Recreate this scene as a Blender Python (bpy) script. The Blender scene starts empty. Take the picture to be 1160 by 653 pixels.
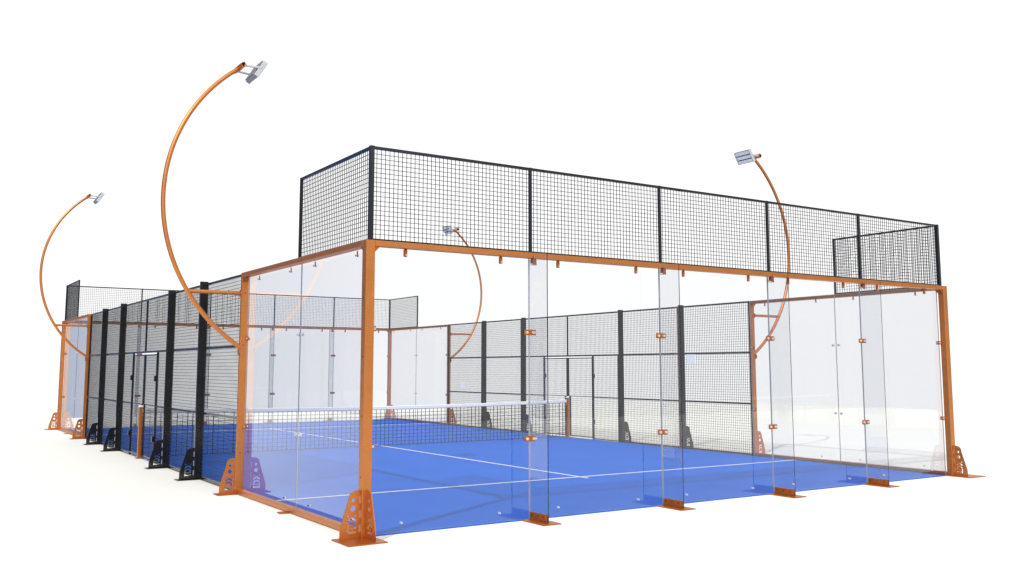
import bpy, math, random
from mathutils import Vector, Matrix
random.seed(4)
PI = math.pi
scene = bpy.context.scene
COL = scene.collection

# ------------------------------------------------------------------ materials
def new_mat(name):
    m = bpy.data.materials.new(name); m.use_nodes = True
    nt = m.node_tree; nt.nodes.clear()
    out = nt.nodes.new('ShaderNodeOutputMaterial')
    return m, nt, out

def N(nt, kind, **kw):
    n = nt.nodes.new(kind)
    for k, v in kw.items():
        if hasattr(n, k): setattr(n, k, v)
    return n

def principled(name, col, rough=0.5, metal=0.0, spec=0.5, vary=0.06, scale=6.0, bump=0.0, bump_scale=200.0, coat=0.0, flakes=None):
    m, nt, out = new_mat(name)
    p = N(nt, 'ShaderNodeBsdfPrincipled')
    p.inputs['Metallic'].default_value = metal
    p.inputs['Specular IOR Level'].default_value = spec
    p.inputs['Coat Weight'].default_value = coat
    tc = N(nt, 'ShaderNodeTexCoord')
    nz = N(nt, 'ShaderNodeTexNoise'); nz.inputs['Scale'].default_value = scale; nz.inputs['Detail'].default_value = 6
    nt.links.new(tc.outputs['Object'], nz.inputs['Vector'])
    rmp = N(nt, 'ShaderNodeMapRange')
    rmp.inputs['From Min'].default_value = 0.3; rmp.inputs['From Max'].default_value = 0.7
    rmp.inputs['To Min'].default_value = 1 - vary; rmp.inputs['To Max'].default_value = 1 + vary
    nt.links.new(nz.outputs['Fac'], rmp.inputs['Value'])
    mul = N(nt, 'ShaderNodeVectorMath', operation='SCALE')
    mul.inputs[0].default_value = col
    nt.links.new(rmp.outputs['Result'], mul.inputs['Scale'])
    src = mul.outputs['Vector']
    if flakes:
        vo = N(nt, 'ShaderNodeTexVoronoi'); vo.inputs['Scale'].default_value = flakes[0]
        nt.links.new(tc.outputs['Object'], vo.inputs['Vector'])
        lt = N(nt, 'ShaderNodeMath', operation='LESS_THAN'); lt.inputs[1].default_value = flakes[1]
        nt.links.new(vo.outputs['Distance'], lt.inputs[0])
        sc = N(nt, 'ShaderNodeMath', operation='MULTIPLY'); sc.inputs[1].default_value = flakes[3]
        nt.links.new(lt.outputs[0], sc.inputs[0])
        mx = N(nt, 'ShaderNodeMix', data_type='RGBA')
        mx.inputs['B'].default_value = (*flakes[2], 1)
        nt.links.new(sc.outputs[0], mx.inputs['Factor']); nt.links.new(src, mx.inputs['A'])
        src = mx.outputs['Result']
    nt.links.new(src, p.inputs['Base Color'])
    rr = N(nt, 'ShaderNodeMapRange')
    rr.inputs['To Min'].default_value = rough * 0.8; rr.inputs['To Max'].default_value = rough * 1.2
    nt.links.new(nz.outputs['Fac'], rr.inputs['Value']); nt.links.new(rr.outputs['Result'], p.inputs['Roughness'])
    if bump:
        n2 = N(nt, 'ShaderNodeTexNoise'); n2.inputs['Scale'].default_value = bump_scale; n2.inputs['Detail'].default_value = 3
        nt.links.new(tc.outputs['Object'], n2.inputs['Vector'])
        b = N(nt, 'ShaderNodeBump'); b.inputs['Strength'].default_value = bump; b.inputs['Distance'].default_value = 0.004
        nt.links.new(n2.outputs['Fac'], b.inputs['Height']); nt.links.new(b.outputs['Normal'], p.inputs['Normal'])
    nt.links.new(p.outputs[0], out.inputs[0])
    return m

def glass_mat():
    """clear pane: light passes straight through with a faint tint, the outer face reflects by Fresnel (both faces' reflections gathered on the face that is hit first)"""
    m, nt, out = new_mat('clear tempered glass')
    tr = N(nt, 'ShaderNodeBsdfTransparent'); tr.inputs['Color'].default_value = (0.970, 0.973, 0.977, 1)
    gl = N(nt, 'ShaderNodeBsdfGlossy'); gl.inputs['Roughness'].default_value = 0.0
    gl.inputs['Color'].default_value = (1, 1, 1, 1)
    fr = N(nt, 'ShaderNodeFresnel'); fr.inputs['IOR'].default_value = 1.5
    a = N(nt, 'ShaderNodeMath', operation='MULTIPLY'); a.inputs[1].default_value = 2.0
    b = N(nt, 'ShaderNodeMath', operation='ADD'); b.inputs[1].default_value = 1.0
    d = N(nt, 'ShaderNodeMath', operation='DIVIDE')
    nt.links.new(fr.outputs[0], a.inputs[0]); nt.links.new(fr.outputs[0], b.inputs[0])
    nt.links.new(a.outputs[0], d.inputs[0]); nt.links.new(b.outputs[0], d.inputs[1])
    ge = N(nt, 'ShaderNodeNewGeometry')
    inv = N(nt, 'ShaderNodeMath', operation='SUBTRACT'); inv.inputs[0].default_value = 1.0
    nt.links.new(ge.outputs['Backfacing'], inv.inputs[1])
    f = N(nt, 'ShaderNodeMath', operation='MULTIPLY')
    nt.links.new(d.outputs[0], f.inputs[0]); nt.links.new(inv.outputs[0], f.inputs[1])
    mx = N(nt, 'ShaderNodeMixShader')
    nt.links.new(f.outputs[0], mx.inputs[0]); nt.links.new(tr.outputs[0], mx.inputs[1]); nt.links.new(gl.outputs[0], mx.inputs[2])
    nt.links.new(mx.outputs[0], out.inputs[0])
    return m

def edge_mat(name, col):
    m, nt, out = new_mat(name)
    p = N(nt, 'ShaderNodeBsdfPrincipled')
    p.inputs['Base Color'].default_value = (*col, 1); p.inputs['Roughness'].default_value = 0.12
    nz = N(nt, 'ShaderNodeTexNoise'); nz.inputs['Scale'].default_value = 3
    tc = N(nt, 'ShaderNodeTexCoord'); nt.links.new(tc.outputs['Object'], nz.inputs['Vector'])
    mx = N(nt, 'ShaderNodeMapRange'); mx.inputs['To Min'].default_value = .08; mx.inputs['To Max'].default_value = .2
    nt.links.new(nz.outputs['Fac'], mx.inputs['Value']); nt.links.new(mx.outputs[0], p.inputs['Roughness'])
    nt.links.new(p.outputs[0], out.inputs[0])
    return m

M = {}
FL = (42.0, 0.165, (0.95, 0.55, 0.25), 0.42)
M['orange'] = principled('orange powder coat', (0.57, 0.205, 0.056), 0.38, 0.8, 0.5, 0.04, 5, 0.06, 300, flakes=FL)
M['orange_dark'] = principled('orange bracket coat', (0.45, 0.135, 0.021), 0.42, 0.75, 0.5, 0.05, 9, 0.06, 300, flakes=FL)
M['black'] = principled('black gloss coat', (0.011, 0.011, 0.012), 0.10, 0.0, 0.5, 0.2, 4)
M['wire'] = principled('black coated wire', (0.013, 0.013, 0.015), 0.4, 0.0, 0.4, 0.1, 3)
M['net'] = principled('black knotted cord', (0.016, 0.017, 0.02), 0.8, 0.0, 0.2, 0.1, 3)
M['band'] = principled('white net band canvas', (0.92, 0.91, 0.88), 0.7, 0.0, 0.3, 0.02, 8, 0.1, 150)
M['steel'] = principled('brushed steel bolt', (0.66, 0.67, 0.68), 0.3, 0.55, 0.5, 0.1, 40)
M['alu'] = principled('cast aluminium lamp', (0.50, 0.515, 0.55), 0.55, 0.1, 0.5, 0.04, 12)
M['alu_dark'] = principled('dark grey lamp bar', (0.20, 0.22, 0.26), 0.5, 0.1, 0.5, 0.05, 12)  # darker grey over each whole lamp bar, its rear fins included
M['lens'] = principled('frosted lamp lens', (0.88, 0.87, 0.80), 0.5, 0.0, 0.2, 0.02, 12)
M['white'] = principled('white plastic plate', (0.95, 0.94, 0.91), 0.4, 0.0, 0.5, 0.01, 12)
M['rubber'] = principled('dark bolt hole', (0.03, 0.022, 0.018), 0.7)
M['glass'] = glass_mat()
M['seam'] = edge_mat('polished glass edge', (0.27, 0.29, 0.33))
M['edge'] = edge_mat('dark glass edge', (0.012, 0.02, 0.03))

def turf_mat():
    m, nt, out = new_mat('blue artificial turf')
    p = N(nt, 'ShaderNodeBsdfPrincipled'); p.inputs['Roughness'].default_value = 0.85; p.inputs['Specular IOR Level'].default_value = 0.08
    tc = N(nt, 'ShaderNodeTexCoord')
    n1 = N(nt, 'ShaderNodeTexNoise'); n1.inputs['Scale'].default_value = 1.3; n1.inputs['Detail'].default_value = 8
    n2 = N(nt, 'ShaderNodeTexNoise'); n2.inputs['Scale'].default_value = 140; n2.inputs['Detail'].default_value = 2
    for n in (n1, n2): nt.links.new(tc.outputs['Object'], n.inputs['Vector'])
    mx = N(nt, 'ShaderNodeMath', operation='ADD')
    s2 = N(nt, 'ShaderNodeMath', operation='MULTIPLY'); s2.inputs[1].default_value = 0.8
    nt.links.new(n2.outputs['Fac'], s2.inputs[0]); nt.links.new(s2.outputs[0], mx.inputs[0]); nt.links.new(n1.outputs['Fac'], mx.inputs[1])
    mr = N(nt, 'ShaderNodeMapRange'); mr.inputs['From Min'].default_value = 0.55; mr.inputs['From Max'].default_value = 1.25
    mr.inputs['To Min'].default_value = 0.9; mr.inputs['To Max'].default_value = 1.1
    nt.links.new(mx.outputs[0], mr.inputs['Value'])
    sc = N(nt, 'ShaderNodeVectorMath', operation='SCALE'); sc.inputs[0].default_value = (0.006, 0.124, 0.60)
    nt.links.new(mr.outputs[0], sc.inputs['Scale']); nt.links.new(sc.outputs['Vector'], p.inputs['Base Color'])
    b = N(nt, 'ShaderNodeBump'); b.inputs['Strength'].default_value = 0.25; b.inputs['Distance'].default_value = 0.006
    nt.links.new(n2.outputs['Fac'], b.inputs['Height']); nt.links.new(b.outputs['Normal'], p.inputs['Normal'])
    nt.links.new(p.outputs[0], out.inputs[0])
    return m
M['turf'] = turf_mat()
M['line'] = principled('white turf line', (0.75, 0.76, 0.78), 0.8, 0, 0.2, 0.05, 30)
M['ground'] = principled('white studio ground', (0.84, 0.837, 0.80), 0.9, 0, 0.1, 0.008, 0.8)

# ------------------------------------------------------------------ mesh builder
class MB:
    def __init__(s): s.v = []; s.f = []; s.mi = []; s.sm = []
    def add(s, vs, fs, mi=0, smooth=False):
        o = len(s.v); s.v += [tuple(v) for v in vs]
        for f in fs:
            s.f.append(tuple(i + o for i in f)); s.mi.append(mi); s.sm.append(smooth)
        return s
    def box(s, x0, x1, y0, y1, z0, z1, mi=0, faces=None):
        """faces: optional dict naming a material index for '-x','+x','-y','+y','-z','+z'"""
        if x0 > x1: x0, x1 = x1, x0
        if y0 > y1: y0, y1 = y1, y0
        vs = [(x0,y0,z0),(x1,y0,z0),(x1,y1,z0),(x0,y1,z0),(x0,y0,z1),(x1,y0,z1),(x1,y1,z1),(x0,y1,z1)]
        fs = {'-z':(3,2,1,0),'+z':(4,5,6,7),'-y':(0,1,5,4),'+x':(1,2,6,5),'+y':(2,3,7,6),'-x':(3,0,4,7)}
        o = len(s.v); s.v += vs
        for k, f in fs.items():
            s.f.append(tuple(i + o for i in f)); s.mi.append((faces or {}).get(k, mi)); s.sm.append(False)
        return s
    def rbox(s, x0, x1, y0, y1, z0, z1, b=0.004, mi=0):
        """box with chamfered edges"""
        if x0 > x1: x0, x1 = x1, x0
        if y0 > y1: y0, y1 = y1, y0
        b = min(b, (x1-x0)*.3, (y1-y0)*.3, (z1-z0)*.3)
        import bmesh
        bm = bmesh.new(); bmesh.ops.create_cube(bm, size=1)
        for v in bm.verts:
            v.co = ((x0+x1)/2+v.co.x*(x1-x0), (y0+y1)/2+v.co.y*(y1-y0), (z0+z1)/2+v.co.z*(z1-z0))
        bmesh.ops.bevel(bm, geom=bm.edges[:], offset=b, segments=1, affect='EDGES')
        bm.verts.index_update()
        s.add([v.co[:] for v in bm.verts], [[v.index for v in f.verts] for f in bm.faces], mi)
        bm.free(); return s
    def cyl(s, a, b, r, n=10, mi=0, smooth=True, r2=None):
        a = Vector(a); b = Vector(b); d = (b - a).normalized()
        u = d.orthogonal().normalized(); w = d.cross(u); r2 = r if r2 is None else r2
        vs = []
        for c, rr in ((a, r), (b, r2)):
            for k in range(n):
                t = 2*PI*k/n; vs.append(c + u*math.cos(t)*rr + w*math.sin(t)*rr)
        s.add(vs, [(k, (k+1) % n, n+(k+1) % n, n+k) for k in range(n)], mi, smooth)
        s.add(vs[:n], [tuple(reversed(range(n)))], mi); s.add(vs[n:], [tuple(range(n))], mi)
        return s
    def tube(s, pts, r, n=12, mi=0):
        pts = [Vector(p) for p in pts]; rings = []; prev = None
        for i, p in enumerate(pts):
            d = (pts[min(i+1, len(pts)-1)] - pts[max(i-1, 0)]).normalized()
            u = d.orthogonal().normalized() if prev is None else (prev - d*prev.dot(d)).normalized()
            prev = u; w = d.cross(u)
            rings.append([p + u*math.cos(2*PI*k/n)*r + w*math.sin(2*PI*k/n)*r for k in range(n)])
        vs = [v for rg in rings for v in rg]; fs = []
        for i in range(len(pts)-1):
            for k in range(n): fs.append((i*n+k, i*n+(k+1) % n, (i+1)*n+(k+1) % n, (i+1)*n+k))
        s.add(vs, fs, mi, True)
        s.add(rings[0], [tuple(reversed(range(n)))], mi); s.add(rings[-1], [tuple(range(n))], mi)
        return s
    def prism(s, poly, thick, frame, mi=0, side_mi=None):
        """poly in (u,v); frame(u,v,w)->xyz"""
        n = len(poly); vs = [frame(u, v, 0) for u, v in poly] + [frame(u, v, thick) for u, v in poly]
        o = len(s.v)
        s.add(vs, [tuple(range(n)), tuple(reversed(range(n, 2*n)))], mi)
        for k in range(n):
            q = (side_mi[k] if isinstance(side_mi, (list, tuple)) else side_mi) if side_mi is not None else mi
            s.f.append((o+n+k, o+n+(k+1) % n, o+(k+1) % n, o+k)); s.mi.append(q); s.sm.append(False)
        return s
    def xf(s, fn):
        s.v = [tuple(fn(*v)) for v in s.v]; return s
    def build(s, name, mats, parent=None, fix=True):
        me = bpy.data.meshes.new(name); me.from_pydata(s.v, [], s.f); 
        for m in (mats if isinstance(mats, (list, tuple)) else [mats]): me.materials.append(m)
        for p, mi, sm in zip(me.polygons, s.mi, s.sm): p.material_index = mi; p.use_smooth = sm
        if fix:
            import bmesh
            bm = bmesh.new(); bm.from_mesh(me); bmesh.ops.recalc_face_normals(bm, faces=bm.faces[:]); bm.to_mesh(me); bm.free()
        me.update()
        o = bpy.data.objects.new(name, me); COL.objects.link(o)
        if parent: o.parent = parent
        return o

def thing(name, loc, label, cat, group=None, rz=0):
    o = bpy.data.objects.new(name, None); COL.objects.link(o)
    o.location = loc; o.rotation_euler = (0, 0, rz); o.empty_display_size = 0.2
    return tag(o, label, cat, group)
def tag(o, label, cat, group=None):
    o['label'] = label; o['category'] = cat
    if group: o['group'] = group
    return o
def struct(o): o['kind'] = 'structure'; return o
def copy_tree(o, parent=None):
    c = o.copy(); COL.objects.link(c)
    if parent: c.parent = parent
    for ch in list(o.children): copy_tree(ch, c)
    return c
def copy_thing(o, loc, rz, label, **part_labels):
    c = copy_tree(o); c.location = loc; c.rotation_euler = (0, 0, rz); c['label'] = label
    return c

# ------------------------------------------------------------------ shared shapes
def gusset_mesh(name, holes=True, thick=0.010, mat=None):
    """cut-out foot plate: u outward from the post, v up, made from a filled curve so that the holes are real"""
    cu = bpy.data.curves.new(name, 'CURVE'); cu.dimensions = '2D'; cu.fill_mode = 'BOTH'; cu.extrude = thick/2; cu.resolution_u = 2
    def spl(pts):
        s = cu.splines.new('POLY'); s.points.add(len(pts)-1); s.use_cyclic_u = True
        for p, (u, v) in zip(s.points, pts): p.co = (u, v, 0, 1)
    out = [(0, 0), (0.213, 0), (0.213, 0.085), (0.207, 0.115), (0.126, 0.375)]
    for k in range(1, 7):
        t = k/6*PI/2*0.95
        out.append((0.052 + 0.072*math.cos(t) , 0.385 + 0.074*math.sin(t)))
    out += [(0.0, 0.465)]
    for a, b in ((0.405, 0.33), (0.27, 0.19), (0.13, 0.05)):          # the weld gaps beside the post
        out += [(0, a), (0.013, a), (0.013, b), (0, b)]
    spl(out)
    def circ(u, v, r, n=16): spl([(u+r*math.cos(2*PI*k/n), v+r*math.sin(2*PI*k/n)) for k in range(n)])
    if holes:
        circ(0.073, 0.367, 0.018); circ(0.075, 0.288, 0.028)
    c = 0.086                                                          # centre line of the lettering
    for sg in (-1, 1):                                                 # X: two stubs over a chevron
        spl([(c+sg*0.046, 0.228), (c+sg*0.026, 0.214), (c+sg*0.034, 0.203), (c+sg*0.050, 0.214)])
    spl([(c-0.048, 0.178), (c, 0.207), (c+0.048, 0.178), (c+0.048, 0.152), (c, 0.182), (c-0.048, 0.152)])
    d = []                                                             # D: thick bow on a thin stem
    for k in range(13):
        t = PI*k/12; d.append((c+0.048*math.cos(t), 0.120+0.036*math.sin(t)))
    d += [(c-0.048, 0.090), (c-0.024, 0.090)]
    for k in range(12, -1, -1):
        t = PI*k/12; d.append((c+0.024*math.cos(t), 0.120+0.015*math.sin(t)))
    spl(d)
    spl([(c-0.016, 0.098), (c+0.022, 0.098), (c+0.022, 0.088), (c-0.016, 0.088)])
    spl([(c-0.050, 0.046), (c+0.052, 0.046), (c+0.052, 0.112), (c+0.032, 0.112), (c+0.032, 0.070), (c-0.050, 0.070)])   # I with its corner
    ob = bpy.data.objects.new(name, cu)
    COL.objects.link(ob)
    dg = bpy.context.evaluated_depsgraph_get(); dg.update()
    me = bpy.data.meshes.new_from_object(ob.evaluated_get(dg))
    bpy.data.objects.remove(ob); bpy.data.curves.remove(cu)
    me.name = name; me.materials.clear(); me.materials.append(mat)
    return me
GUS_O = gusset_mesh('gusset', True, 0.010, M['orange'])
GUS_B = gusset_mesh('gusset', False, 0.010, M['black'])

def place_gusset(me, parent, pos, direction):
    """plate standing vertically, u axis along direction (world xy of the parent)"""
    o = bpy.data.objects.new('gusset', me); COL.objects.link(o); o.parent = parent
    d = Vector((direction[0], direction[1], 0)); z = Vector((0, 0, 1)); n = d.cross(z)
    m = Matrix((d, z, n)).transposed().to_4x4(); m.translation = Vector(pos)
    o.matrix_local = m
    return o

def grid_wires(mb, axis, a0, a1, z0, z1, c, pitch=0.05, r=0.0027, pz=None):
    """welded wire mesh; axis 'x' or 'y' is the run, c the fixed coordinate of its plane"""
    pz = pz or pitch
    def bx(a_0, a_1, z_0, z_1, off):
        if axis == 'y': mb.box(c-r+off, c+r+off, a_0, a_1, z_0, z_1)
        else: mb.box(a_0, a_1, c-r+off, c+r+off, z_0, z_1)
    n = max(1, round((a1-a0)/pitch)); 
    for k in range(1, n):
        a = a0 + (a1-a0)*k/n; bx(a-r, a+r, z0, z1, r)
    n = max(1, round((z1-z0)/pz))
    for k in range(1, n):
        z = z0 + (z1-z0)*k/n; bx(a0, a1, z-r, z+r, -r)

def bolt(mb, p, axis, r=0.012, h=0.014, n=8, mi=0):
    d = Vector(axis); mb.cyl(Vector(p), Vector(p)+d*h, r, n, mi, False)

def bolts(specs, name, mat, parent, f=None):
    for sp in specs:
        w = MB(); bolt(w, *sp)
        if f: w.xf(f)
        w.build(name, mat, parent)

H = 3.0
PO, PI_ = -0.09, 0.01      # posts and beams stand just outside the glass line
BEAM = 0.062

# ------------------------------------------------------------------ setting
g = MB(); g.box(-10.5, 32, -17, 26.5, -0.5, 0.0)
struct(g.build('ground', M['ground']))
t = MB(); t.box(0.0, 10.0, -0.005, 20.005, -0.02, 0.006)
struct(t.build('court_surface', M['turf']))
l = MB()
for y in (3.0, 17.0): l.box(0.03, 9.97, y-0.0235, y+0.0235, 0.007, 0.011)
l.box(4.977, 5.023, 2.8, 2.9745, 0.007, 0.011); l.box(4.977, 5.023, 3.0255, 16.9745, 0.007, 0.011); l.box(4.977, 5.023, 17.0255, 17.2, 0.007, 0.011)
struct(l.build('court_lines', M['line']))

# ------------------------------------------------------------------ glass end walls
def end_wall():
    root = thing('glass_end_screen', (0, 0, 0), 'wide five pane glass end wall with orange frame and glass fins, nearest the camera', 'glass wall', 'glass end walls of the court')
    G = [M['glass'], M['seam'], M['edge']]
    for sx in (0, 10):
        s = -1 if sx == 0 else 1
        x0, x1 = (PO, PI_) if sx == 0 else (10-PI_, 10-PO)
        p = MB().rbox(x0, x1, PO, PI_, 0.012, H, 0.004).build('corner_post', M['orange'], root)
        cx = (x0+x1)/2
        place_gusset(GUS_O, p, (x0 if s < 0 else x1, -0.04, 0.012), (s, 0))
        place_gusset(GUS_O, p, (cx, PO, 0.012), (0, -1))
        b = MB()
        b.rbox(cx-s*0.09, cx+s*0.325, -0.40, 0.02, 0.001, 0.0125, 0.003)
        bp = b.build('base_plate', M['orange_dark'], p)
        bolts([((x0 if s < 0 else x1, -0.04, zz), (s, 0, 0), 0.007, 0.003) for zz in (0.6, 1.2, 1.8, 2.4)], 'bolt_hole', M['rubber'], p)
    b = MB().rbox(PI_+0.001, 10-PI_-0.001, PO+0.001, PI_-0.001, H-BEAM, H-0.001, 0.003); b.build('top_beam', M['orange'], root)
    for s, x in ((1, PI_+0.001), (-1, 10-PI_-0.001)):
        MB().prism([(0, 0), (0.062, 0), (0, -0.062)], 0.07, lambda u, v, w: (x+s*u, PO+0.012+w, H-BEAM-0.001+v)).build('corner_bracket', M['orange_dark'], root)
    for k in range(5):
        x0 = 2*k + (0.034 if k == 0 else 0.005); x1 = 2*k+2 - (0.034 if k == 4 else 0.005)
        pane = MB().box(x0, x1, 0.014, 0.026, 0.012, H-0.02, 0, {'-x':1, '+x':1, '-z':1, '+z':1}).build('glass_panel', G, root, fix=False)
        for dx in (0.4, 1.6):
            x = 2*k+dx
            tb = MB().rbox(x-0.02, x+0.02, -0.018, 0.012, 2.855, H-BEAM-0.001, 0.008).build('pane_tab', M['orange_dark'], pane)
            w = MB(); bolt(w, (x, -0.018, 2.875), (0, -1, 0), 0.011, 0.010)
            w.build('bolt', M['steel'], tb)
            bolts([((x, 0.0135, 0.105), (0, -1, 0), 0.010, 0.010), ((x, 0.0265, 0.105), (0, 1, 0), 0.011, 0.010)], 'floor_stud', M['steel'], pane)
    for k in range(1, 5):
        x = 2*k
        # fin: seen from the side it is notched round the top beam
        poly = [(0.010, 0.014), (-0.345, 0.014), (-0.345, 2.975), (PO-0.008, 2.975), (PO-0.008, H-BEAM-0.01), (0.010, H-BEAM-0.01)]
        fin = MB().prism(poly, 0.012, lambda u, v, w: (x-0.006+w, u, v), 0, [2, 2, 1, 1, 1, 1]).build('glass_fin', G, root)
        br = MB()
        br.rbox(x-0.125, x+0.115, -0.435, -0.002, 0.001, 0.011, 0.003)
        br.build('fin_foot', M['orange_dark'], fin)
        for s in (-1, 1):
            MB().rbox(x+s*0.0065, x+s*0.0135, -0.335, -0.006, 0.0115, 0.095, 0.003).build('foot_angle', M['orange_dark'], fin)
        bolts([((x-0.0135, yy, 0.065), (-1, 0, 0), 0.009, 0.006) for yy in (-0.27, -0.16, -0.05)], 'bolt', M['rubber'], fin)
        for z in (2.09, 0.895):
            c = MB().rbox(x-0.075, x+0.085, -0.004, 0.010, z-0.032, z+0.032, 0.006)
            cl = c.build('seam_clip', M['orange_dark'], fin)
            bolts([((x+dx, -0.004, z), (0, -1, 0), 0.017 if dx < 0.06 else 0.012, 0.014) for dx in (-0.045, 0.042, 0.071)], 'bolt', M['steel'], fin)
        c = MB().rbox(x+0.012, x+0.065, -0.05, 0.010, 2.865, H-BEAM-0.001, 0.006); c.build('fin_tab', M['orange_dark'], fin)
        w = MB()
        w.cyl((x-0.035, -0.03, 2.875), (x+0.075, -0.03, 2.875), 0.012, 8); w.build('bolt', M['steel'], fin)
    for sx, s in ((0, 1), (10, -1)):
        for z in (2.09, 0.895):
            c = MB().rbox(sx+s*0.012, sx+s*0.075, -0.004, 0.012, z-0.028, z+0.028, 0.008).build('post_clip', M['orange_dark'], root)
            w = MB(); bolt(w, (sx+s*0.052, -0.004, z), (0, -1, 0), 0.016, 0.014); w.build('bolt', M['steel'], c)
    return root
near_end = end_wall()
far_end = copy_thing(near_end, (10, 20, 0), PI, 'wide glass end wall at the far end of the court, beyond the net')

# ------------------------------------------------------------------ side glass walls
def side_wall(mir, loc, rz, label):
    """local frame: x = 0 the glass line, outside toward -x, corner at y = 0, mid post at y = 4 (mir flips y)"""
    f = (lambda x, y, z: (x, -y, z)) if mir else (lambda x, y, z: (x, y, z))
    ys = -1 if mir else 1
    root = thing('glass_side_screen', loc, label, 'glass wall', 'glass side walls at the corners', rz)
    G = [M['glass'], M['seam'], M['edge']]
    p = MB().rbox(PO, PI_, 3.98, 4.02, 0.012, H, 0.003).xf(f).build('mid_post', M['orange'], root)
    place_gusset(GUS_O, p, (PO, 4.0*ys, 0.012), (-1, 0))
    MB().rbox(-0.35, 0.005, 3.89, 4.11, 0.001, 0.0125, 0.003).xf(f).build('base_plate', M['orange_dark'], p)
    bolts([((-0.04, 3.98 if sg < 0 else 4.02, zz), (0, sg, 0), 0.008, 0.002) for zz in (0.55, 2.0, 2.72) for sg in (-1, 1)], 'bolt_hole', M['rubber'], p, f)
    MB().rbox(PO+0.001, PI_-0.001, PI_+0.001, 3.979, H-BEAM, H-0.001, 0.003).xf(f).build('top_beam', M['orange'], root)
    MB().rbox(PO+0.001, PI_-0.001, PI_+0.001, 3.979, 0.010, 0.062, 0.003).xf(f).build('bottom_rail', M['orange'], root)
    for y, s in ((PI_+0.001, 1), (3.979, -1)):
        MB().prism([(0, 0), (0.062, 0), (0, -0.062)], 0.07, lambda u, v, w: (PO+0.012+w, y+s*u, H-BEAM-0.001+v)).xf(f).build('corner_bracket', M['orange_dark'], root)
    MB().rbox(-0.20, PO, 1.92, 2.04, 0.001, 0.014, 0.003).xf(f).build('floor_foot', M['orange_dark'], root)
    for k in range(2):
        y0 = 2*k + (0.034 if k == 0 else 0.005); y1 = 2*k+2 - (0.01 if k == 1 else 0.005)
        pane = MB().box(0.014, 0.026, y0, y1, 0.030, H-0.02, 0, {'-y':1, '+y':1, '-z':1, '+z':1}).xf(f).build('glass_panel', G, root)
        for dy in (0.4, 1.6):
            y = 2*k+dy
            tb = MB().rbox(0.027, 0.034, y-0.014, y+0.014, 2.872, H-BEAM-0.001, 0.006).xf(f).build('pane_tab', M['orange_dark'], pane)
            bolts([((0.0345, y, 2.884), (1, 0, 0), 0.010, 0.012)], 'bolt', M['steel'], tb, f)
            bolts([((0.0135, y, 2.884), (-1, 0, 0), 0.009, 0.006)], 'bolt', M['rubber'], pane, f)
            bolts([((0.0265, y, 0.12), (1, 0, 0), 0.009, 0.010)], 'floor_stud', M['steel'], pane, f)
            bolts([((0.0135, y, 0.12), (-1, 0, 0), 0.009, 0.008)], 'floor_stud', M['rubber'], pane, f)
    for z in (2.09, 0.895):
        bolts([q for dy in (-0.06, 0.06) for q in (((0.0265, 2+dy, z), (1, 0, 0), 0.022, 0.012), ((0.0135, 2+dy, z), (-1, 0, 0), 0.018, 0.010))], 'seam_bolt', M['steel'], root, f)
        for yy in (0.055, 3.95):
            c = MB().rbox(-0.002, 0.012, yy-0.035, yy+0.03, z-0.028, z+0.028, 0.006).xf(f).build('post_clip', M['orange_dark'], root)
            bolts([((-0.0025, yy, z), (-1, 0, 0), 0.014, 0.010), ((0.0265, yy, z), (1, 0, 0), 0.016, 0.014)], 'bolt', M['steel'], c, f)
    return root
nl = side_wall(False, (0, 0, 0), 0, 'glass side wall between the nearest corner post and the tallest light mast')
fl = side_wall(True, (0, 20, 0), 0, 'bluish glass side wall at the far left corner of the court')
copy_thing(nl, (10, 20, 0), PI, 'pale grey glass side wall seen beyond the net, at the far right corner')
copy_thing(fl, (10, 0, 0), PI, 'large pale glass side wall at the right, seen through the near end wall')

# ------------------------------------------------------------------ upper mesh screens
def upper_screen():
    root = thing('mesh_screen', (0, 0, 3.0), 'black wire mesh screen standing on the orange beam of the near end wall', 'mesh screen', 'upper mesh screens on the end walls')
    c = -0.012; r = 0.024; z0, z1 = 0.001, 1.0
    runs = [(k*2.0, k*2.0+2) for k in range(5)]
    for k in range(6):
        x = 2*k + (c if k == 0 else -c if k == 5 else 0)
        rr = r if k in (0, 5) else 0.017
        MB().rbox(x-rr, x+rr, c-rr, c+rr, z0, z1+0.004, 0.003).build('screen_post', M['black'], root)
    t = MB().box(c+r+.001, 10-c-r-.001, c-0.015, c+0.015, z1-0.03, z1); t.box(c+r+.001, 10-c-r-.001, c-0.012, c+0.012, z0, z0+0.022); t.build('screen_rail', M['black'], root)
    for a, b in runs:
        m = MB(); grid_wires(m, 'x', a+0.0, b-0.0, z0+0.02, z1-0.03, c); m.build('wire_mesh', M['wire'], root)
    for sx, s in ((c, 1), (10-c, -1)):
        MB().rbox(sx-0.017, sx+0.017, 1.98, 2.014, z0, z1+0.004, 0.003).build('screen_post', M['black'], root)
        t = MB().box(sx-0.015, sx+0.015, c+r+.001, 1.979, z1-0.03, z1); t.box(sx-0.012, sx+0.012, c+r+.001, 1.979, z0, z0+0.022); t.build('screen_rail', M['black'], root)
        m = MB(); grid_wires(m, 'y', 0.0, 2.0, z0+0.02, z1-0.03, sx); m.build('wire_mesh', M['wire'], root)
    return root
sc0 = upper_screen()
copy_thing(sc0, (10, 20, 3.0), PI, 'black wire mesh screen standing on the far end wall beyond the net')

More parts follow.
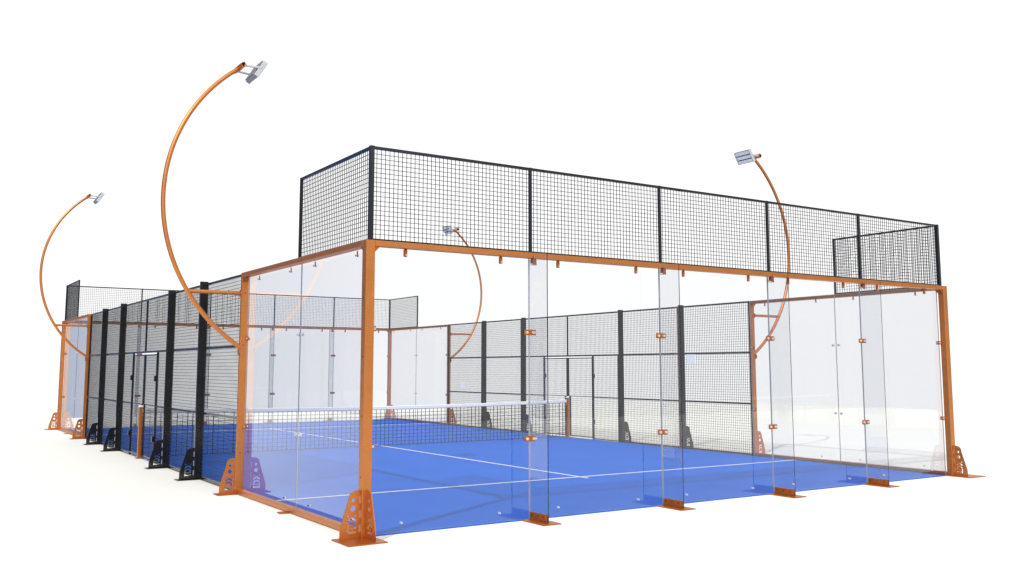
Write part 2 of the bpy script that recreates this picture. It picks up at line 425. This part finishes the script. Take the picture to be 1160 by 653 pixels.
# ------------------------------------------------------------------ side mesh fences
FENCE_X = -0.012
def side_fence():
    root = thing('mesh_fence', (0, 4, 0), 'long black wire mesh fence along the left side of the court', 'fence', 'mesh fences along the two long sides')
    X = FENCE_X; T = 0.018
    Y = lambda y: y-4
    for y in (6, 8, 12, 14):
        p = MB().rbox(PO-0.02, PI_, Y(y)-0.028, Y(y)+0.028, 0.012, H+0.03, 0.004).build('fence_post', M['black'], root)
        place_gusset(GUS_B, p, (PO-0.02, Y(y), 0.012), (-1, 0))
        MB().rbox(-0.37, 0.005, Y(y)-0.10, Y(y)+0.10, 0.001, 0.0125, 0.003).build('base_plate', M['black'], p)
    segs = [(4.022, 5.971), (6.029, 7.971), (8.029, 11.971), (12.029, 13.971), (14.029, 15.978)]
    tr = MB()
    for a, b in segs: tr.box(X-T, X+T, Y(a), Y(b), H-0.035, H)
    tr.build('top_rail', M['black'], root)
    def frame(a, b, z0, z1, rails, ta=0.03, tb=0.03, h=0.017):
        m = MB()
        m.box(X-T, X+T, Y(a), Y(a)+ta, z0, z1); m.box(X-T, X+T, Y(b)-tb, Y(b), z0, z1)
        for z in rails: m.box(X-T, X+T, Y(a)+ta+0.0005, Y(b)-tb-0.0005, z-h, z+h)
        fr = m.build('bay_frame', M['black'], root)
        w = MB(); grid_wires(w, 'y', Y(a)+0.01, Y(b)-0.01, z0, z1, X); w.build('wire_mesh', M['wire'], fr)
    for a, b in segs:
        if a > 8 and b < 12: continue
        frame(a, b, 0.012, H-0.036, (0.03, 1.0, 1.99))
    frame(8.029, 8.987, 0.012, 1.9715, (0.03, 1.0), 0.03, 0.010, 0.011); frame(11.013, 11.971, 0.012, 1.9715, (0.03, 1.0), 0.010, 0.03, 0.011)
    m = MB(); m.box(X-T, X+T, Y(8.029), Y(11.971), 1.972, 2.008); m.box(X-0.015, X+0.015, Y(9.985), Y(10.015), 2.0085, H-0.036); fr = m.build('bay_frame', M['black'], root)
    w = MB(); grid_wires(w, 'y', Y(8.03), Y(11.97), 2.0, H-0.036, X); w.build('wire_mesh', M['wire'], fr)
    for y in (9, 11):
        MB().rbox(X-0.022, X+0.022, Y(y)-0.012, Y(y)+0.012, 0.002, 1.9715, 0.003).build('door_post', M['black'], root)
    MB().box(-0.035, -0.001, Y(4.022), Y(15.978), 0.001, 0.010).build('kerb_strip', M['black'], root)
    return root
fence_l = side_fence()
copy_thing(fence_l, (10, 16, 0), PI, 'long black wire mesh fence along the right side, behind the net')

def gate(mir, loc, rz, label):
    """local: hinge post at y = 0, meets the net post at y = 1"""
    f = (lambda x, y, z: (x, -y, z)) if mir else (lambda x, y, z: (x, y, z))
    root = thing('mesh_gate', loc, label, 'gate', 'mesh gates beside the net posts', rz)
    X = FENCE_X; T = 0.016
    m = MB()
    m.box(X-T, X+T, 0.0145, 0.03, 0.04, 1.945)
    m.box(X-T, X+T, 0.965, 0.995, 1.0, 1.945)            # the free stile steps back round the net post
    m.box(X-T, X+T, 0.895, 0.925, 0.04, 0.999)
    for z, e in ((0.055, 0.8945), (1.93, 0.9645)): m.box(X-T, X+T, 0.0305, e, z-0.012, z+0.012)
    m.box(X-T, X+T, 0.0305, 0.9645, 1.0005, 1.016)
    m.xf(f).build('gate_frame', M['black'], root)
    w = MB(); grid_wires(w, 'y', 0.04, 0.91, 0.05, 1.0, X); grid_wires(w, 'y', 0.04, 0.98, 1.005, 1.93, X); w.xf(f).build('wire_mesh', M['wire'], root)
    for z in (0.42, 1.5):
        MB().rbox(X-T-0.036, X-T-0.001, -0.018, 0.022, z-0.052, z+0.052, 0.005).xf(f).build('hinge', M['black'], root)
    return root
g1 = gate(False, (0, 9, 0), 0, 'black mesh gate in the left fence, on the near side of the left net post')
g2 = gate(True, (0, 11, 0), 0, 'black mesh gate in the left fence, on the far side of the left net post')
copy_thing(g1, (10, 11, 0), PI, 'black mesh gate in the right fence, on the far side of the right net post')
copy_thing(g2, (10, 9, 0), PI, 'black mesh gate in the right fence, on the near side of the right net post')

# ------------------------------------------------------------------ light masts
def mast():
    root = thing('light_mast', (0, 4, 0), 'tallest looking curved orange light mast, at the left beside the near glass side wall', 'light mast', 'curved light masts at the glass wall posts')
    R, cx, cz = 2.385, 1.205, 3.98
    a0 = math.atan2(1.90-cz, -0.09-cx); a1 = math.atan2(5.90-cz, -0.235-cx)
    a0 %= 2*PI; a1 %= 2*PI
    pts = [(cx+R*math.cos(a0+(a1-a0)*k/60), 0, cz+R*math.sin(a0+(a1-a0)*k/60)) for k in range(61)]
    mt = MB().tube(pts, 0.030, 14).build('mast_tube', M['orange'], root)
    MB().tube([(-0.80, 0, 2.715), (PO, 0, 2.715)], 0.027, 12).build('strut', M['orange'], root)
    q = MB(); q.cyl((PO-0.012, 0, 2.715), (PO-0.0005, 0, 2.715), 0.05, 14); q.build('strut_flange', M['orange'], root)
    q = MB(); q.cyl((PO-0.012, 0, 1.915), (PO-0.0005, 0, 1.915), 0.055, 14); q.build('mast_flange', M['orange'], root)
    ex, ez = pts[-1][0]+0.012, pts[-1][2]+0.015
    cb = MB(); h = 0.032; L = 0.19
    th = math.radians(35)
    def fr(u, y, v): return (ex+u*math.cos(th)-v*math.sin(th), y, ez+u*math.sin(th)+v*math.cos(th))
    for (u0, u1, v0, v1) in ((-h, h, h-0.005, h), (-h, h, -h, -h+0.005), (-h, -h+0.005, -h+0.005, h-0.005), (h-0.005, h, -h+0.005, h-0.005)):
        n0 = len(cb.v); cb.box(u0, u1, -L, L, v0, v1)
        for i in range(n0, len(cb.v)):
            u, y, v = cb.v[i]; cb.v[i] = fr(u, y, v)
    cb.build('lamp_crossbar', M['orange'], root)
    # floodlight of three bars: y is its length, t the tilted stacking direction, nrm where it shines
    LS = 0.87; C = Vector((0.030, 0, 5.878)); a = math.radians(59)
    tdir = Vector((-math.cos(a), 0, -math.sin(a))); nrm = Vector((math.sin(a), 0, -math.cos(a)))
    def lf(t, y, n): return C + (tdir*t + Vector((0, y, 0)) + nrm*n)*LS
    def lb(mb, t0, t1, y0, y1, n0, n1, mi=0, b=0.006):
        k = len(mb.v); mb.rbox(t0, t1, y0, y1, n0, n1, b, mi)
        for i in range(k, len(mb.v)): mb.v[i] = tuple(lf(*mb.v[i]))
    hs = MB()
    for y in (-0.235, 0.215): lb(hs, -0.15, 0.15, y, y+0.02, -0.035, 0.045)
    lb(hs, -0.15, 0.15, -0.2145, 0.2145, -0.032, -0.024)
    head = hs.build('floodlight', M['alu'], root)
    for k in (-1, 0, 1):
        bb = MB(); lb(bb, k*0.1-0.046, k*0.1+0.046, -0.214, 0.214, -0.0235, 0.036)
        for j in range(14):
            y = -0.2+0.4*j/13; lb(bb, k*0.1-0.043, k*0.1+0.043, y-0.004, y+0.004, -0.058, -0.0325, 0, 0.001)
        lo = bb.build('lamp_bar', M['alu_dark'], head)
        ln = MB(); lb(ln, k*0.1-0.036, k*0.1+0.036, -0.205, 0.205, 0.0365, 0.040, 0, 0.001)
        ln.build('lamp_lens', M['lens'], head)
    for y in (-0.16, 0.16):
        e = lf(-0.02, y*1.42, 0.0)
        MB().tube([(ex+0.02, y, ez-0.005), tuple(e)], 0.017, 8).build('lamp_arm', M['alu'], root)
    return root
m0 = mast()
copy_thing(m0, (0, 16, 0), 0, 'curved orange light mast at the far left, arching out over empty ground')
copy_thing(m0, (10, 4, 0), PI, 'curved orange light mast at the right, its floodlight above the mesh screen')
copy_thing(m0, (10, 16, 0), PI, 'smallest curved orange light mast, seen through the mesh screen beyond the net')

# ------------------------------------------------------------------ net
def net():
    root = thing('court_net', (0, 10, 0), 'black net with white top band stretched across the blue court', 'net')
    top = lambda x: 0.865 + 0.055*((x-5)/5)**2
    n = 40; xs = [-0.024+9.99*k/n for k in range(n+1)]
    b = MB()
    vs = []
    for x in xs:
        for dy, dz in ((-0.008, -0.075), (0.008, -0.075), (0.010, -0.01), (0.0, 0.0), (-0.010, -0.01)): vs.append((x, dy, top(x)+dz))
    fs = []
    for k in range(n):
        for j in range(5): fs.append((k*5+j, k*5+(j+1) % 5, (k+1)*5+(j+1) % 5, (k+1)*5+j))
    fs += [(0, 1, 2, 3, 4), tuple(n*5+j for j in (4, 3, 2, 1, 0))]
    b.add(vs, fs); b.build('top_band', M['band'], root)
    w = MB(); r = 0.0042
    for k in range(100):
        x = 0.02+9.93*k/99; j = random.uniform(-.004, .004)
        w.box(x-r+j, x+r+j, 0.0, 2*r, 0.015, top(x)-0.07)
    for i in range(11):
        for k in range(n):
            a, c = xs[k], xs[k+1]; fz = lambda x: 0.025 + (top(x)-0.075-0.025)*i/10
            vs = [(xx, yy, fz(xx)+zz) for xx in (a, c) for yy, zz in ((-2*r, -r), (0, -r), (0, r), (-2*r, r))]
            w.add(vs, [(0, 1, 5, 4), (1, 2, 6, 5), (2, 3, 7, 6), (3, 0, 4, 7)])
    w.build('net_mesh', M['net'], root)
    return root
net()
def net_post(loc, rz, label):
    root = thing('net_post', loc, label, 'post', 'net posts', rz)
    MB().rbox(-0.03, 0.03, -0.03, 0.03, 0.010, 0.955, 0.004).build('post', M['orange'], root)
    MB().rbox(-0.034, 0.034, -0.034, 0.034, 0.956, 0.985, 0.006).build('post_cap', M['band'], root)
    MB().rbox(-0.06, 0.06, -0.06, 0.06, 0.0065, 0.0135, 0.002).build('base_plate', M['orange_dark'], root)
    w = MB(); w.cyl((0.0305, 0, 0.80), (0.055, 0, 0.80), 0.012, 8); w.build('cord_hook', M['steel'], root)
    return root
np0 = net_post((-0.055, 10, 0), 0, 'orange net post in the left fence, between the two left gates')
copy_thing(np0, (10.0, 10, 0), PI, 'orange net post with white cap at the right end of the net')

# ------------------------------------------------------------------ blank white plates on the right fence
for (y, z, lab) in ((15.08, 1.18, 'small blank white plate on the right fence, beside the far glass wall above the net'), (5.66, 1.88, 'small blank white plate on the right fence, beside the large glass side wall')):
    r_ = thing('white_plate', (9.985, y, z), lab, 'plate', 'blank white plates on the right fence')
    MB().rbox(-0.004, 0.004, -0.125, 0.125, -0.095, 0.095, 0.003).build('panel', M['white'], r_)
    for sy in (-0.1, 0.1): MB().cyl((0.004, sy, 0.07), (0.03, sy, 0.07), 0.006, 6).build('cable_tie', M['wire'], r_)

# ------------------------------------------------------------------ light
world = bpy.data.worlds.new('World'); scene.world = world; world.use_nodes = True
nt = world.node_tree; nt.nodes.clear()
wo = N(nt, 'ShaderNodeOutputWorld'); bg = N(nt, 'ShaderNodeBackground')
tc = N(nt, 'ShaderNodeTexCoord'); sx = N(nt, 'ShaderNodeSeparateXYZ'); nt.links.new(tc.outputs['Generated'], sx.inputs[0])
az = N(nt, 'ShaderNodeMath', operation='ARCTAN2'); nt.links.new(sx.outputs['X'], az.inputs[0]); nt.links.new(sx.outputs['Y'], az.inputs[1])
def smooth(src, a, b, lo, hi):
    m = N(nt, 'ShaderNodeMapRange', interpolation_type='SMOOTHSTEP')
    m.inputs['From Min'].default_value = a; m.inputs['From Max'].default_value = b; m.inputs['To Min'].default_value = lo; m.inputs['To Max'].default_value = hi
    nt.links.new(src, m.inputs['Value']); return m.outputs['Result']
def mul(a, b):
    m = N(nt, 'ShaderNodeMath', operation='MULTIPLY'); nt.links.new(a, m.inputs[0]); nt.links.new(b, m.inputs[1]); return m.outputs[0]
R_ = math.radians
w1 = smooth(az.outputs[0], R_(-8), R_(1), 1, 0)
w2 = smooth(az.outputs[0], R_(-130), R_(-95), 0, 1)
w3 = smooth(sx.outputs['Z'], 0.45, 0.8, 1, 0)
dark = mul(mul(w1, w2), w3)
dt = N(nt, 'ShaderNodeVectorMath', operation='DOT_PRODUCT'); dt.inputs[1].default_value = Vector((0.15, -1.0, 0.95)).normalized()
nt.links.new(tc.outputs['Generated'], dt.inputs[0])
bright = smooth(dt.outputs['Value'], 0.76, 0.95, 0, 1)
side = smooth(az.outputs[0], R_(85), R_(115), 0, 1)
m0_ = N(nt, 'ShaderNodeMix', data_type='RGBA'); m0_.inputs['A'].default_value = (1.10, 1.10, 1.10, 1); m0_.inputs['B'].default_value = (0.53, 0.545, 0.57, 1)
nt.links.new(side, m0_.inputs['Factor'])
m1 = N(nt, 'ShaderNodeMix', data_type='RGBA'); nt.links.new(m0_.outputs['Result'], m1.inputs['A']); m1.inputs['B'].default_value = (2.1, 2.07, 2.04, 1)
nt.links.new(bright, m1.inputs['Factor'])
m2 = N(nt, 'ShaderNodeMix', data_type='RGBA'); m2.inputs['B'].default_value = (0.15, 0.21, 0.37, 1)
nt.links.new(dark, m2.inputs['Factor']); nt.links.new(m1.outputs['Result'], m2.inputs['A'])
zen = smooth(sx.outputs['Z'], 0.42, 0.85, 1.0, 0.72)
m3 = N(nt, 'ShaderNodeVectorMath', operation='SCALE'); nt.links.new(m2.outputs['Result'], m3.inputs[0]); nt.links.new(zen, m3.inputs['Scale'])
nt.links.new(m3.outputs['Vector'], bg.inputs['Color']); nt.links.new(bg.outputs[0], wo.inputs[0])

sun = bpy.data.lights.new('Sun', 'SUN'); sun.energy = 2.2; sun.angle = R_(0.5); sun.color = (1.0, 0.97, 0.92)
so = bpy.data.objects.new('Sun', sun); COL.objects.link(so)
so.rotation_euler = Vector((0.935, 0.55, -1.0)).to_track_quat('-Z', 'Y').to_euler(); so.location = (-10, -8, 14)

# ------------------------------------------------------------------ camera
cam = bpy.data.cameras.new('Camera'); co = bpy.data.objects.new('Camera', cam); COL.objects.link(co); scene.camera = co
q = (-4.12995, -8.91387, 1.6834, 0.57845, 0.11342, -0.00029, 1070.03, -5.4315, -30.884)
yaw, pit = q[3], q[4]
fw = Vector((math.sin(yaw)*math.cos(pit), math.cos(yaw)*math.cos(pit), math.sin(pit)))
co.location = q[:3]; co.rotation_euler = fw.to_track_quat('-Z', 'Y').to_euler()
cam.sensor_fit = 'HORIZONTAL'; cam.sensor_width = 36; cam.lens = q[6]*36/1160
cam.shift_x = -q[7]/1160; cam.shift_y = q[8]/1160
cam.clip_start = 0.1; cam.clip_end = 3000

scene.view_settings.view_transform = 'Standard'; scene.view_settings.look = 'None'
scene.view_settings.exposure = 0; scene.view_settings.gamma = 1
scene.cycles.transparent_max_bounces = 40; scene.cycles.max_bounces = 10; scene.cycles.glossy_bounces = 5; scene.cycles.diffuse_bounces = 4
